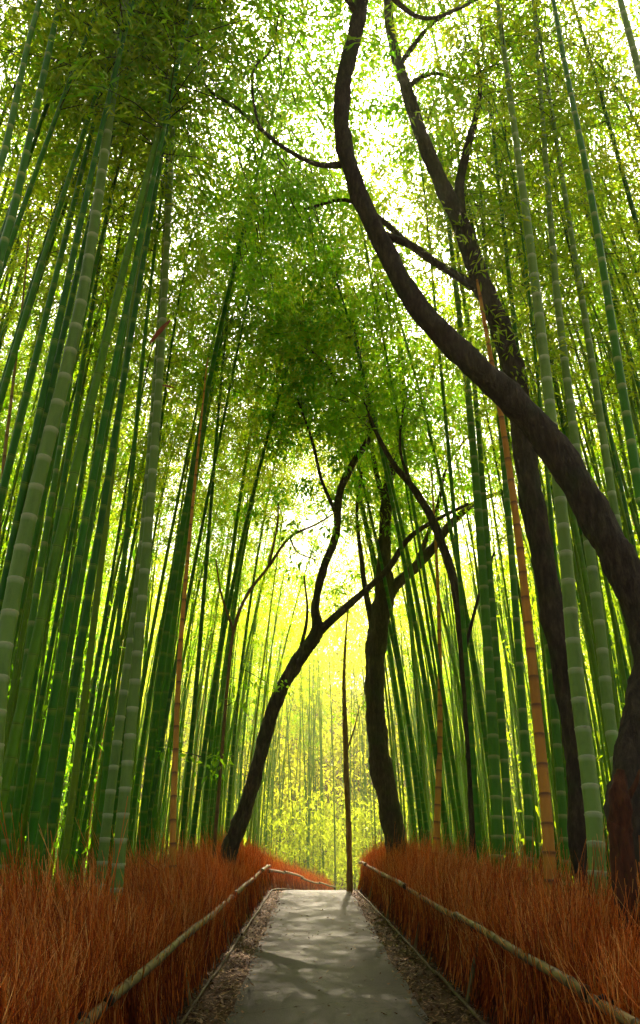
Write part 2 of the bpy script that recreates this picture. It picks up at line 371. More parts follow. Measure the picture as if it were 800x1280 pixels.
def brush_fence(line, sgn, label, dens, rail_z, hgt, depth=.55, far=False):
    """line: fence foot polyline (x, y); sgn: side away from the path"""
    line = np.asarray(line, float)
    base = np.array([line[0][0], line[0][1], float(ground_z(line[0][1]))])
    root = empty('brush_fence', base); tag(root, label, 'fence', 'brushwood fences along the path')
    s = np.concatenate([[0], np.cumsum(np.linalg.norm(np.diff(line, axis=0), axis=1))]); Ltot = s[-1]
    def pt(q): return np.stack([np.interp(q, s, line[:, 0]), np.interp(q, s, line[:, 1])], -1)
    def nrm(q):
        d = pt(np.asarray(q) + .05) - pt(np.asarray(q) - .05); d /= np.linalg.norm(d, axis=-1, keepdims=True) + 1e-9
        nn = np.stack([d[..., 1], -d[..., 0]], -1); return nn * sgn
    # twigs
    qs = []; seg = np.arange(0, Ltot, .5)
    for a in seg:
        p = pt(np.array([a]))[0]; dist = max(2.5, math.hypot(*p))
        qs.append(RNG.uniform(a, min(a + .5, Ltot), int(.5 * dens * min(1.0, (7.0 / dist)) ** .7)))
    q = np.concatenate(qs); n_ = len(q); P = pt(q); Nn = nrm(q)
    u = RNG.uniform(0, 1, n_) ** 1.3
    lump = .12 * np.sin(q * 1.7) + .09 * np.sin(q * 4.1 + 1) + .06 * np.sin(q * 9.3)
    gz = ground_z(P[:, 1]); zs = RNG.uniform(0, .55, n_) * hgt
    off = .03 + u * depth + zs * .30
    A = np.stack([P[:, 0] + Nn[:, 0] * off, P[:, 1] + Nn[:, 1] * off, gz + zs], -1)
    T = np.stack([-Nn[:, 1], Nn[:, 0]], -1)
    bq = np.floor(q / .13).astype(int) + (u * 4).astype(int) * 997; bl = np.random.default_rng(3).normal(0, 1, (int(bq.max()) + 1, 3))[bq]
    al = RNG.normal(.05, .17, n_) + .26 * bl[:, 0]; ou = RNG.normal(.24, .12, n_) + .09 * bl[:, 1]
    D = np.stack([T[:, 0] * al + Nn[:, 0] * ou, T[:, 1] * al + Nn[:, 1] * ou, np.ones(n_)], -1)
    top = hgt * (.80 + .25 * u) * (1 + lump) * RNG.uniform(.72, 1.10, n_)
    L = np.maximum(.25, top - (A[:, 2] - gz)) * np.where(RNG.uniform(0, 1, n_) < .10, RNG.uniform(1.1, 1.45, n_), 1.0)
    bend = RNG.normal(0, .09, (n_, 3)) * [1, 1, .4]
    # near the path face the brush is bundled upright
    r0 = RNG.uniform(.0026, .0064, n_); 
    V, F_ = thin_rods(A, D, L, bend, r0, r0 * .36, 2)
    tone = np.clip(RNG.normal(.38, .24, n_) + .16 * bl[:, 2], 0, 1); tone = np.repeat(tone[:, None], 9, 1) + np.tile(np.repeat(np.array([-.12, .04, .3]), 3), (n_, 1))  # tips lightened, feet darkened: backlight on the brush put into the tone
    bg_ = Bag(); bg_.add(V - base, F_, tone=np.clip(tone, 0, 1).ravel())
    # side twigs, forking off the upper half
    ns = int(n_ * .55); k = RNG.integers(0, n_, ns); Dn = D / np.linalg.norm(D, axis=1)[:, None]
    f = RNG.uniform(.4, .85, ns)
    A2 = A[k] + Dn[k] * (L[k] * f)[:, None] + bend[k] * (f * f)[:, None]
    D2 = Dn[k] + RNG.normal(0, .38, (ns, 3)) * [1, 1, .3]
    L2 = RNG.uniform(.12, .34, ns); r2 = r0[k] * .55
    V, F_ = thin_rods(A2, D2, L2, RNG.normal(0, .04, (ns, 3)), r2, r2 * .35, 1)
    tone = np.repeat(np.clip(RNG.normal(.6, .22, ns), 0, 1), 6)
    bg_.add(V - base, F_, tone=tone)
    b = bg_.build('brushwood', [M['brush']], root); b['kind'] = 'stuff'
    # packed heart of the hedge
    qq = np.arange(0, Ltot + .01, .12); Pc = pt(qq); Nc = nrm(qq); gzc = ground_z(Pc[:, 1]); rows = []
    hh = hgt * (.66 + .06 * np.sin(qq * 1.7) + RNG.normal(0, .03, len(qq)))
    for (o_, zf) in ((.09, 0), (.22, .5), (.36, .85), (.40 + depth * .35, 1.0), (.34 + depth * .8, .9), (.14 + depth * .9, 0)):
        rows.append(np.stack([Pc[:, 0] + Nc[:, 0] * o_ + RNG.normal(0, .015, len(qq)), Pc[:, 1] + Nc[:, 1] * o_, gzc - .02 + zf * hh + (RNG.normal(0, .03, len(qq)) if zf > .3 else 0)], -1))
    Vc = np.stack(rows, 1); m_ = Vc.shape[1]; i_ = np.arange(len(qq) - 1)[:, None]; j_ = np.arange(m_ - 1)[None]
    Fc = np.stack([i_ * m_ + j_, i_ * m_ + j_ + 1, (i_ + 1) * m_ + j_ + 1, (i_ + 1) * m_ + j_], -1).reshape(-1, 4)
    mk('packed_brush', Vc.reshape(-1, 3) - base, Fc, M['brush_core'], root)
    # bamboo rails: poles laid end over end, lashed with rope
    def rail(z, r, inn, name):
        a = 0.0; k_ = 0
        while a < Ltot - .3:
            ln = random.uniform(3.2, 4.6); b_ = min(Ltot, a + ln + .25)
            if Ltot - b_ < 1.2: b_ = Ltot
            t = np.linspace(a, b_, 14); Pp = pt(t); Nr = nrm(t)
            zz = ground_z(Pp[:, 1]) + z + .006 * np.sin(t * .9 + k_) + .003 * np.sin(t * 2.9 + k_ * 2) + (r * .9 if k_ % 2 else 0)
            oo = -inn - r + (-.9 * r if k_ % 2 else 0) + .007 * np.sin(t * 1.6 + k_ * 1.3)
            Q = np.stack([Pp[:, 0] + Nr[:, 0] * oo, Pp[:, 1] + Nr[:, 1] * oo, zz], -1) - base
            pole(name, Q, r * random.uniform(.92, 1.08), root, M['culm_grey' if name == 'top_rail' else 'rail_low'])
            a = b_ if b_ == Ltot else b_ - .25; k_ += 1
    rail(rail_z, .038, -rail_z * .30 + .015, 'top_rail'); rail(.045, .017, .0, 'bottom_rail')
    # posts and lashings
    for a in np.arange(.05, Ltot, 3.6) if not far else [0.05, Ltot - .05]:
        p = pt(np.array([a]))[0]; nn = nrm(np.array([a]))[0]; g = float(ground_z(p[1]))
        zt = rail_z + .06
        Q = np.array([[p[0] + nn[0] * .025, p[1] + nn[1] * .025, g - .05], [p[0] + nn[0] * (.03 + zt * .15), p[1] + nn[1] * (.03 + zt * .15), g + zt * .5], [p[0] + nn[0] * (.035 + zt * .3), p[1] + nn[1] * (.035 + zt * .3), g + zt]]) - base
        post = pole('post', Q, .024, root, M['culm_grey'])
        c_ = np.array([p[0] + nn[0] * (rail_z * .3 - .035), p[1] + nn[1] * (rail_z * .3 - .035), g + rail_z]) - base
        V, F_, uv = tube(np.array([c_ + [0, -.018, 0], c_ + [0, -.006, .0], c_ + [0, .006, 0], c_ + [0, .018, 0]]), [.047, .053, .053, .047], 8)
        mk('lashing', V, F_, M['rope'], post, smooth=True)
    return root
brush_fence([(-1.16, 1.5), (-1.10, 8), (-1.04, 16), (-1.0, 23.0)], -1, 'red-brown brushwood fence with bamboo rails ending at a corner post by the path bend', 1850, .58, 1.14, .8)
brush_fence([(1.52, 1.5), (1.46, 8), (1.32, 16), (1.16, 23.0)], 1, 'red-brown brushwood fence with bamboo rails under the big leaning trunk', 1850, .66, 1.14, .8)
brush_fence([(-1.0, 23.3), (-.7, 27), (-.0, 33), (1.2, 40)], -1, 'low brushwood fence dipping away across the far end of the path', 800, .50, .95, .5, True)

# ------------------------------------------------------------------ bamboo
def node_table(Ltot, il0=.13, il1=.33):
    s = [0.0]
    while s[-1] < Ltot:
        t = s[-1] / Ltot
        s.append(s[-1] + il0 + (il1 - il0) * min(1, t * 5) * (1 - .45 * max(0, t - .6) / .4))
    return np.array(s[:-1])
def culm_mesh(curve, r_of, sides, ridge=True, fine=True):
    """curve(s)->point along the culm, s in metres; returns mesh arrays and node arc lengths"""
    Ltot = curve['L']; nd = node_table(Ltot, curve.get('i0', .13), curve.get('i1', .33))
    ss, vv, rr = [], [], []
    steps = ((0, .985), (.03, 1.075), (.09, .985), (.5, .97), (.95, .995)) if ridge else ((0, 1.0), (.05, .99), (.5, .975), (.95, 1.0))
    for k in range(len(nd) - 1):
        for f, g in steps:
            ss.append(nd[k] + f * (nd[k + 1] - nd[k])); vv.append(k + f + .0005); rr.append(g)
    ss = np.array(ss); P = curve['f'](ss)
    V, F_, uv = tube(P, np.array(rr) * r_of(ss / Ltot), sides, vv, close=False)
    return V, F_, uv, nd
def crown_mesh(curve, nd, r_of, rng, t0=.42, per=46, spread=1.0, lsize=1.0, density=1.0):
    Ltot = curve['L']; bag = Bag(); PP, DD = [], []
    A, D, Ls, bd, r0 = [], [], [], [], []
    az = rng.uniform(0, 6.28)
    for s in nd:
        t = s / Ltot
        if t < t0 or rng.uniform() > density: continue
        p = curve['f'](np.array([s]))[0]; az += 2.4 + rng.normal(0, .4)
        for b in range(2):
            a = az + b * rng.uniform(.5, 1.1); ln = spread * (1.9 - 1.35 * (t - t0) / (1 - t0)) * rng.uniform(.55, 1.15) * (0.55 if t < t0 + .08 else 1)
            d = np.array([math.cos(a), math.sin(a), rng.uniform(.25, .9)]); d /= np.linalg.norm(d)
            bend = np.array([0, 0, -ln * rng.uniform(.35, .75)])
            A.append(p); D.append(d); Ls.append(ln); bd.append(bend); r0.append(.0075)
            k = int(per * ln / spread)
            nf = max(1, k // 8); fi = rng.integers(0, nf, k); f = rng.beta(2.2, 1.3, nf)
            fc = p + d * (ln * f)[:, None] + bend * (f * f)[:, None] + rng.normal(0, .19 * spread, (nf, 3)) * [1, 1, .8]
            fd = d * .6 + rng.normal(0, .5, (nf, 3)) + [0, 0, -.45]
            PP.append(fc[fi] + rng.normal(0, .055 * spread, (k, 3))); DD.append(fd[fi] + rng.normal(0, .33, (k, 3)))
    V, F_ = thin_rods(np.array(A), np.array(D), np.array(Ls), np.array(bd), np.array(r0), np.array(r0) * .25, 3)
    bag.add(V, F_, m=1)
    PP = np.vstack(PP); DD = np.vstack(DD); n_ = len(PP)
    V, F_, tone = leaves(PP, DD, rng.uniform(.11, .19, n_) * lsize, rng.uniform(.022, .036, n_) * lsize, rng)
    bag.add(V, F_, tone=tone, m=0)
    return bag
def arc_curve(Ltot, lean, bow, tip, ph):
    """planar culm bowing towards +x with a nodding tip"""
    t = np.linspace(0, 1, 60); ang = lean + bow * t + tip * np.clip(t - .62, 0, 1) ** 2 * 6
    dx = np.concatenate([[0], np.cumsum(np.sin(ang[:-1]))]) / 59 * Ltot; dz = np.concatenate([[0], np.cumsum(np.cos(ang[:-1]))]) / 59 * Ltot
    dy = .02 * Ltot * np.sin(t * 4 + ph) * t
    s = t * Ltot
    return {'L': Ltot, 'f': lambda q: np.stack([np.interp(q, s, dx), np.interp(q, s, dy), np.interp(q, s, dz)], -1)}
VAR = []
for k in range(9):
    rg = np.random.default_rng(100 + k)
    cu = arc_curve(rg.uniform(14.5, 18.5), R(rg.uniform(.3, 2.0)), R(rg.uniform(2, 8)), R(rg.uniform(15, 50)), rg.uniform(0, 6))
    rad = rg.uniform(.036, .050)
    r_of = (lambda rad_: (lambda t: rad_ * (1 - .82 * np.clip(t, 0, 1) ** 1.25)))(rad)
    V, F_, uv, nd = culm_mesh(cu, r_of, 8)
    c_ob = mk('culm', V, F_, M['culm'], None, uv, smooth=True)
    bag = crown_mesh(cu, nd, r_of, rg, t0=rg.uniform(.42, .60), per=72, spread=1.25)
    k_ob = bag.build('crown', [M['leaf'], M['twig']])
    VAR.append((c_ob.data, k_ob.data))
    bpy.data.objects.remove(c_ob); bpy.data.objects.remove(k_ob)
ARCH = []
for k in range(4):
    rg = np.random.default_rng(300 + k)
    cu = arc_curve(rg.uniform(19, 22), R(rg.uniform(2, 4)), R(rg.uniform(10, 18)), R(rg.uniform(40, 70)), rg.uniform(0, 6))
    r_of = lambda t: .062 * (1 - .84 * np.clip(t, 0, 1) ** 1.25)
    V, F_, uv, nd = culm_mesh(cu, r_of, 8)
    c_ob = mk('culm', V, F_, M['culm'], None, uv, smooth=True)
    k_ob = crown_mesh(cu, nd, r_of, rg, t0=rg.uniform(.44, .54), per=112, spread=1.75, lsize=1.12).build('crown', [M['leaf'], M['twig']])
    ARCH.append((c_ob.data, k_ob.data))
    bpy.data.objects.remove(c_ob); bpy.data.objects.remove(k_ob)
VAR += ARCH
TAN_MESH = []
for k in (1, 4):
    me = VAR[k][0].copy(); me.materials[0] = M['culm_tan' if k == 1 else 'culm_straw']; TAN_MESH.append(me)

taken = []
def free(x, y, d):
    return all((x - a) ** 2 + (y - b) ** 2 > d * d for a, b in taken)
def bamboo(x, y, rz, tilt, sc, k, label, group, tan=False, crown=True):
    r_ = bpy.data.objects.new('bamboo', None); COL.objects.link(r_); r_.empty_display_size = .2
    r_.location = (x, y, float(ground_z(y)) - .03); r_.rotation_euler = (0, tilt, rz); r_.scale = (sc, sc, sc)
    tag(r_, label, 'bamboo', group)
    c_ = bpy.data.objects.new('culm', TAN_MESH[k % 2] if tan else VAR[k][0]); COL.objects.link(c_); c_.parent = r_
    if crown:
        q = bpy.data.objects.new('crown', VAR[k][1]); COL.objects.link(q); q.parent = r_
    return r_

# --- the large culms one can follow singly, each with its own curve
def hero(px_pts, Ybase, ytop, dia, mat, label, top_h=16.0, crown=True, t0=.6, i1=.30, name='bamboo', group=None, per=26):
    n_ = len(px_pts)
    P = [at_y(px, py, Ybase + (ytop - Ybase) * i_ / (n_ - 1)) for i_, (px, py) in enumerate(px_pts)]
    P = np.array(P)
    d0 = (P[1] - P[0]) / (P[1][2] - P[0][2])              # down to the ground, up past the frame
    g = float(ground_z(Ybase)) - .03
    lo = P[0] + d0 * (g - P[0][2]); lo[1] = P[0][1]
    P = np.vstack([lo, P]) if P[0][2] > g + .1 else P
    if P[-1][2] < top_h:
        d1 = (P[-1] - P[-2]) / max(.2, (P[-1][2] - P[-2][2])); d1[:2] = np.clip(d1[:2], -.35, .35)
        h = top_h - P[-1][2]
        P = np.vstack([P, P[-1] + d1 * h * .5, P[-1] + d1 * h + np.array([d1[0], d1[1], 0]) * h * .3])
    S = spline(P, 8); base = S[0].copy(); S = S - base
    s = np.concatenate([[0], np.cumsum(np.linalg.norm(np.diff(S, axis=0), axis=1))])
    cu = {'L': s[-1], 'i0': .16, 'i1': i1, 'f': lambda q: np.stack([np.interp(q, s, S[:, c_]) for c_ in range(3)], -1)}
    r_of = lambda t: dia * .5 * (1 - .80 * np.clip(t, 0, 1) ** 1.35)
    root = empty(name, base); tag(root, label, 'bamboo', group)
    V, F_, uv, nd = culm_mesh(cu, r_of, 14, ridge=False)
    culm_ob = mk('culm', V, F_, mat, root, uv, smooth=True)
    # raised node rings
    a = np.arange(14) * 2 * np.pi / 14; prof = ((.97, -.014), (1.035, -.006), (1.075, 0), (1.03, .007), (.97, .012))
    ringV = np.array([[math.cos(q) * pr, math.sin(q) * pr, pz] for pr, pz in prof for q in a])
    i_ = np.arange(4)[:, None]; j_ = np.arange(14)[None]
    ringF = np.stack([i_ * 14 + j_, i_ * 14 + (j_ + 1) % 14, (i_ + 1) * 14 + (j_ + 1) % 14, (i_ + 1) * 14 + j_], -1).reshape(-1, 4)
    rm = None; T, _, _ = frames(cu['f'](nd)) if len(nd) > 2 else (None, None, None); Pn = cu['f'](nd)
    for k in range(1, len(nd) - 1):
        if Pn[k][2] > 13: break
        if rm is None:
            ob = mk('node_ring', ringV, ringF, mat, culm_ob, smooth=True); rm = ob.data
            l = rm.uv_layers.new(name='UVMap'); l.data.foreach_set('uv', np.tile([.5, .985], len(ringF) * 4))
        else:
            ob = bpy.data.objects.new('node_ring', rm); COL.objects.link(ob); ob.parent = culm_ob
        r_ = float(r_of(nd[k] / s[-1]))
        ob.location = Pn[k]; ob.rotation_euler = Vector(T[k]).to_track_quat('Z', 'Y').to_euler(); ob.scale = (r_, r_, 1)
    if crown:
        rg = np.random.default_rng(int(px_pts[0][0] * 7 + px_pts[0][1]))
        crown_mesh(cu, nd, r_of, rg, t0=t0, per=per).build('crown', [M['leaf'], M['twig']], root)
    taken.append((base[0], base[1]))
    return root, cu
hero([(-5, 900), (10, 780), (38, 640), (88, 440), (118, 280), (157, 0)], 6.4, 7.0, .155, M['culm_pale'], 'thick pale grey-green bamboo, the stoutest on the corner post fence side', t0=.7)
B2, cu2 = hero([(150, 1060), (168, 860), (190, 600), (203, 410), (214, 200), (220, 60)], 8.2, 8.6, .125, M['culm_pale'], 'pale bamboo with a red-brown sheath hanging high on its stem', t0=.62)
hero([(130, 1060), (150, 900), (176, 700), (194, 480), (206, 300), (212, 120)], 8.7, 9.6, .11, M['culm_pale'], 'pale bamboo close behind the one with the hanging sheath', t0=.62)
hero([(12, 1000), (30, 850), (52, 700), (78, 540), (102, 380), (135, 180)], 8.0, 8.6, .08, M['culm_mid'], 'slim bamboo with bright node rings beside the stoutest pale stem', t0=.6)
hero([(0, 640), (14, 500), (28, 380), (40, 250)], 8.8, 9.2, .07, M['culm_straw'], 'dead straw-coloured bamboo beside the stoutest pale stem', t0=.8, crown=False, top_h=10)
hero([(216, 1050), (219, 950), (226, 800), (240, 640), (254, 500)], 10.5, 11.5, .09, M['culm_tan'], 'dead orange-tan bamboo rising out of the green culms by the corner post fence', crown=False, top_h=9)
hero([(-20, 420), (20, 250), (62, 60), (75, 0)], 5.8, 6.4, .10, M['culm_mid'], 'dark green bamboo leaning in over the stoutest pale stem', t0=.7)
hero([(-30, 330), (8, 180), (34, 60), (50, 0)], 5.6, 6.0, .085, M['culm_mid'], 'dark green bamboo outermost of the leaning pair by the stoutest pale stem', t0=.7)
hero([(686, 1060), (676, 940), (662, 800), (648, 670), (628, 530), (606, 405)], 8.2, 9.0, .125, M['culm_tan'], 'orange-tan dead bamboo standing among the green culms by the leaning trunk', crown=False, top_h=10)
hero([(746, 1075), (735, 960), (720, 840), (704, 660), (684, 480), (662, 300), (640, 140), (622, 0)], 7.0, 8.2, .15, M['culm_pale'], 'thick pale bamboo standing right beside the dark upright trunk', t0=.66)
hero([(775, 990), (762, 900), (748, 770), (728, 620), (702, 420), (690, 300), (676, 120)], 7.6, 8.6, .125, M['culm_pale'], 'pale bamboo passing behind the big leaning trunk', t0=.66)
hero([(795, 820), (782, 720), (762, 600), (738, 440), (712, 280), (688, 130)], 7.9, 8.6, .11, M['culm_pale'], 'pale bamboo crossing behind the thick part of the leaning trunk', t0=.66)
hero([(812, 700), (798, 610), (772, 450), (738, 240), (706, 80), (688, -20)], 6.0, 6.8, .095, M['culm_mid'], 'smooth mid-green bamboo above the big leaning trunk', t0=.75)
hero([(822, 200), (800, 95), (778, 10), (760, -60)], 5.4, 5.8, .10, M['culm_pale'], 'pale bamboo high above the leaning trunk, outermost of its grove', t0=.8)
hero([(622, 1060), (617, 940), (609, 800), (598, 640), (584, 480), (570, 360), (556, 240)], 10.5, 11.5, .155, M['culm_mid'], 'thick deep green bamboo between the slim bent tree and the orange-tan one', t0=.6)
hero([(637, 1060), (627, 900), (614, 740), (603, 600), (590, 450), (574, 330)], 11.3, 12.2, .12, M['culm_mid'], 'deep green bamboo just behind the thick deep green one', t0=.6)
hero([(662, 1060), (654, 900), (640, 700), (628, 560)], 9.8, 10.6, .11, M['culm_mid'], 'deep green bamboo close against the orange-tan one', t0=.6)
hero([(545, 1060), (550, 900), (548, 750), (540, 600)], 15, 16, .13, M['culm_tan'], 'dead golden bamboo near the slim bent tree', crown=False, top_h=9)
hero([(706, 1060), (694, 900), (680, 740), (660, 560), (640, 380)], 9.0, 9.6, .10, M['culm_mid'], 'green bamboo between the orange-tan one and the dark upright trunk', t0=.6)

# the hanging sheath and two dry flakes on the pale bamboo
def sheath(px, py, px2, py2, wid, Y):
    a, b = at_y(px, py, Y), at_y(px2, py2, Y - .1); base = np.array(B2.location)
    t = np.linspace(0, 1, 8); c_ = a + (b - a) * t[:, None] + np.array([0, -.04, -.02]) * np.sin(t * 3.1)[:, None]
    d = (b - a) / np.linalg.norm(b - a); side = np.cross(d, [0, 1, 0]); side /= np.linalg.norm(side)
    wv = wid * np.sin(np.clip(t * 2.6 + .35, 0, 3.1)) ; rows = []
    for k in np.linspace(-1, 1, 5):
        rows.append(c_ + side * (wv * k)[:, None] + np.array([0, .35, 0]) * (wv * (1 - k * k))[:, None])
    V = np.stack(rows, 1); V = np.concatenate([V, V + [0, .004, 0]], 0).reshape(-1, 3); m_ = 5
    i_ = np.arange(7)[:, None]; j_ = np.arange(4)[None]
    F_ = np.stack([i_ * m_ + j_, i_ * m_ + j_ + 1, (i_ + 1) * m_ + j_ + 1, (i_ + 1) * m_ + j_], -1).reshape(-1, 4)
    F_ = np.vstack([F_, F_[:, ::-1] + 40])
    o_ = mk('sheath', V - base, F_, M['sheath'], B2); o_['label'] = 'red-brown dried sheath'
sheath(213, 400, 187, 430, .03, 8.35)
sheath(203, 481, 218, 485, .016, 8.3)

# --- the grove: copies of nine culms
LG = 'green bamboo culms in the grove behind the corner post fence'
RG = 'green bamboo culms in the grove on the leaning trunk side'
FG = 'thin far bamboo culms beyond the end of the path'
LMK = {-1: [('the stoutest pale stem', (-2.6, 6.4)), ('the bamboo with the hanging sheath', (-2.1, 8.4)), ('the dead orange-tan stem', tuple(at_y(216, 1050, 10.5)[:2])), ('the spindly sapling', tuple(at_y(268, 1060, 14.5)[:2])), ('the crooked tree', tuple(at_y(284, 1070, 16)[:2])), ('the fence corner post', (-1.5, 23)), ('the low far fence', (-1.5, 32))],
       1: [('the dark upright trunk', tuple(at_y(727, 1058, 8.4)[:2])), ('the orange-tan dead stem', tuple(at_y(686, 1060, 8.2)[:2])), ('the thick deep green stem', tuple(at_y(622, 1060, 10.5)[:2])), ('the slim bent tree', tuple(at_y(594, 1070, 13.5)[:2])), ('the forked tree', tuple(at_y(497, 1074, 19)[:2])), ('the slim straight trunk', (1.4, 22.6)), ('the bend past the slim straight trunk', (2.5, 33))]}
def where(x, y):
    sd = 1 if x > 0 else -1
    lm = min(LMK[sd], key=lambda l: abs(l[1][1] - y) * 1.0 + .3 * abs(l[1][0] - x))[0]
    return ('in the front row beside ' if abs(x) < 3.3 else 'in the back rows behind ') + lm
def scatter(n_, side, y0, y1, ymul, tanfrac, label, group, dmin, power):
    made = 0; tries = 0
    while made < n_ and tries < 20000:
        tries += 1
        y = y0 + (y1 - y0) * random.random() ** power
        xmax = .46 * y + 1.6; x = side * (2.15 + (xmax - 2.15) * random.random() ** ymul)
        if side > 0 and y > 24: x += float(path_cx(y)) * 1.0
        if side > 0 and math.hypot(x - 2.9, y - 6.4) < .9: continue
        if not free(x, y, dmin * (.7 + y / 40)): continue
        taken.append((x, y)); made += 1
        inward = math.pi if side > 0 else 0
        k = random.randrange(9); tan = random.random() < tanfrac and y > 14
        bamboo(x, y, inward + random.gauss(0, .55), R(random.gauss(1.6 if side < 0 else .6, 1.5)), random.uniform(.82, 1.15), k,
               ('dead tan bamboo culm ' if tan else 'unseen slender green bamboo ') + where(x, y), group.replace('green', 'dead tan') if tan else group, tan, not tan)
AG = 'tall bamboo culms arching over the path'
for side, x, y in [(-1, 2.3, 16.2), (1, 2.4, 18.2), (1, 2.5, 15.2), (-1, 2.7, 14.6), (1, 3.0, 16.8), (-1, 2.4, 19), (1, 2.7, 21.5), (-1, 2.9, 23), (-1, 2.6, 13), (1, 3.4, 15.5), (-1, 3.6, 17), (1, 2.8, 19.5), (-1, 2.5, 21), (1, 4.6, 22.5), (-1, 4.4, 24), (1, 3.2, 25.5), (-1, 2.6, 26.5), (-1, 3.4, 29), (1, 4.4, 29), (-1, 2.4, 31.5), (1, 4.0, 32.5), (-1, 5.0, 35.5), (1, 7.4, 36.5), (-1, 5.8, 40), (1, 9, 41)]:
    taken.append((side * x, y))
    bamboo(side * x, y, (math.pi if side > 0 else 0) + random.gauss(0, .45), R(random.gauss(.5, 1.5)), random.uniform(.88, 1.06), 9 + random.randrange(4), 'tall bamboo arching over the path, level with ' + min(LMK[side], key=lambda l: abs(l[1][1] - y))[0], AG)
for x, y in [(-3.2, -1.5), (3.4, -1.0), (-4.6, 1.0), (4.8, 1.6), (-3.0, -4), (3.1, -4.5), (-5.8, 3.2), (6.0, 3.6), (-4.5, -6.5), (4.4, -7), (-7.2, .2), (7.4, .4)]:  # grove continued unseen behind the camera, added to shade the near culm fronts
    sd = 1 if x > 0 else -1
    bamboo(x, y, (math.pi if sd > 0 else 0) + random.gauss(0, .4), R(1), random.uniform(.9, 1.1), random.randrange(9), 'unseen slender green bamboo ' + where(x, y), RG if sd > 0 else LG)
scatter(122, -1, 6.5, 44, .95, .02, 'dense grove behind the corner post fence', LG, .32, 1.25)
scatter(80, 1, 8.0, 44, .9, .04, 'grove behind the fence under the leaning trunk', RG, .36, 1.2)
made = 0
while made < 36:
    y = random.uniform(42, 82); x = random.uniform(-13, 16)
    if not free(x, y, .7): continue
    taken.append((x, y)); made += 1
    bamboo(x, y, random.uniform(0, 6.28), R(random.gauss(0, 1.5)), random.uniform(.8, 1.05), random.randrange(9), 'thin sunlit bamboo culm far beyond the end of the path', FG)

# --- deeper rows that read as one mass
bag = Bag(); rg = np.random.default_rng(8)
for _ in range(900):
    side = rg.choice([-1, 1]); y = 11 + 60 * rg.uniform() ** 1.3; x = side * (rg.uniform(4.2, 6 + .4 * y)) + (0 if y < 45 else rg.uniform(-4, 4))
    g = float(ground_z(y)); h = rg.uniform(10, 15); lx = -side * rg.uniform(.0, .12) * h
    t = np.linspace(0, 1, 7); P = np.stack([x + lx * t * t, y + rg.normal(0, .4) * t, g + h * t], -1)
    V, F_, uv = tube(P, np.linspace(rg.uniform(.03, .055), .018, 7), 6, t * 40); bag.add(V, F_, uv)
for _ in range(150):
    y = rg.uniform(44, 76); x = rg.uniform(-9, 11); g = float(ground_z(y)); h = rg.uniform(9, 15); lx = rg.normal(0, .04) * h
    t = np.linspace(0, 1, 7); P = np.stack([x + lx * t * t, y + rg.normal(0, .4) * t, g + h * t], -1)
    V, F_, uv = tube(P, np.linspace(.05, .02, 7), 6, t * 40); bag.add(V, F_, uv)
for _ in range(170):
    side = rg.choice([-1, 1]); y = rg.uniform(27, 62); x = (-rg.uniform(1.8, 7) if side < 0 else rg.uniform(2.2, 7) + float(path_cx(min(y, 42))) * .8); g = float(ground_z(y)); h = rg.uniform(9, 15); lx = -side * rg.uniform(0, .12) * h
    t = np.linspace(0, 1, 7); P = np.stack([x + lx * t * t, y + rg.normal(0, .4) * t, g + h * t], -1)
    V, F_, uv = tube(P, np.linspace(.045, .016, 7), 6, t * 40); bag.add(V, F_, uv)
tag(bag.build('bamboo_thicket', [M['culm']], smooth=True), 'mass of thin green bamboo stems deep in the groves', 'bamboo thicket', kind='stuff')

def foliage_mass(name, label, mat, n_cl, per, box, rg, sig, L, W, accept=None):
    (x0, x1), (y0, y1), (z0, z1) = box
    C = np.stack([rg.uniform(x0, x1, n_cl), rg.uniform(y0, y1, n_cl), rg.uniform(z0, z1, n_cl)], -1)
    if accept is not None: C = C[accept(C)]
    C[:, 2] += ground_z(C[:, 1])
    P = np.repeat(C, per, 0); n_ = len(P)
    P = P + rg.normal(0, 1, (n_, 3)) * np.array(sig)
    P[:, 2] = np.maximum(P[:, 2], ground_z(P[:, 1]) + .15)
    D = rg.normal(0, .7, (n_, 3)) + [0, 0, -.35]
    V, F_, tone = leaves(P, D, rg.uniform(.7, 1.3, n_) * L, rg.uniform(.7, 1.3, n_) * W, rg)
    tone = np.clip(tone * .6 + np.repeat(np.repeat(rg.uniform(0, .5, len(C)), per), 4), 0, 1)
    tag(mk(name, V, F_, mat, tone=tone), label, 'foliage', kind='stuff')
rg = np.random.default_rng(21)
foliage_mass('hillside_foliage', 'sunlit green foliage rising far behind the corner post fence grove', M['leaf_side'], 1900, 60, ((-46, -17), (18, 62), (3, 33)), np.random.default_rng(61), (1.1, 1.1, .7), .34, .13, lambda C: C[:, 2] < 10 - .9 * (C[:, 0] + 17))
foliage_mass('hillside_foliage', 'sunlit green foliage rising far behind the leaning trunk grove', M['leaf_side'], 1900, 60, ((18, 48), (18, 62), (3, 33)), np.random.default_rng(62), (1.1, 1.1, .7), .34, .13, lambda C: C[:, 2] < 10 + .9 * (C[:, 0] - 18))
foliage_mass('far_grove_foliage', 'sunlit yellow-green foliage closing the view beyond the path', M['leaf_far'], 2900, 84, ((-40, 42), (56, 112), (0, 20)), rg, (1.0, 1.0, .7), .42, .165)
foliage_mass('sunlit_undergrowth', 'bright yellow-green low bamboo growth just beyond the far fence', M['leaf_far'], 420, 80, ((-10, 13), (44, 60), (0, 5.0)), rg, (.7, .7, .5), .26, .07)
foliage_mass('grove_foliage', 'bright green leaves deep in the grove behind the corner post fence', M['leaf_side'], 2300, 75, ((-30, -5.0), (13, 62), (.6, 24)), rg, (.8, .8, .5), .25, .082, lambda C: C[:, 0] < -.25 * C[:, 1] - .5)
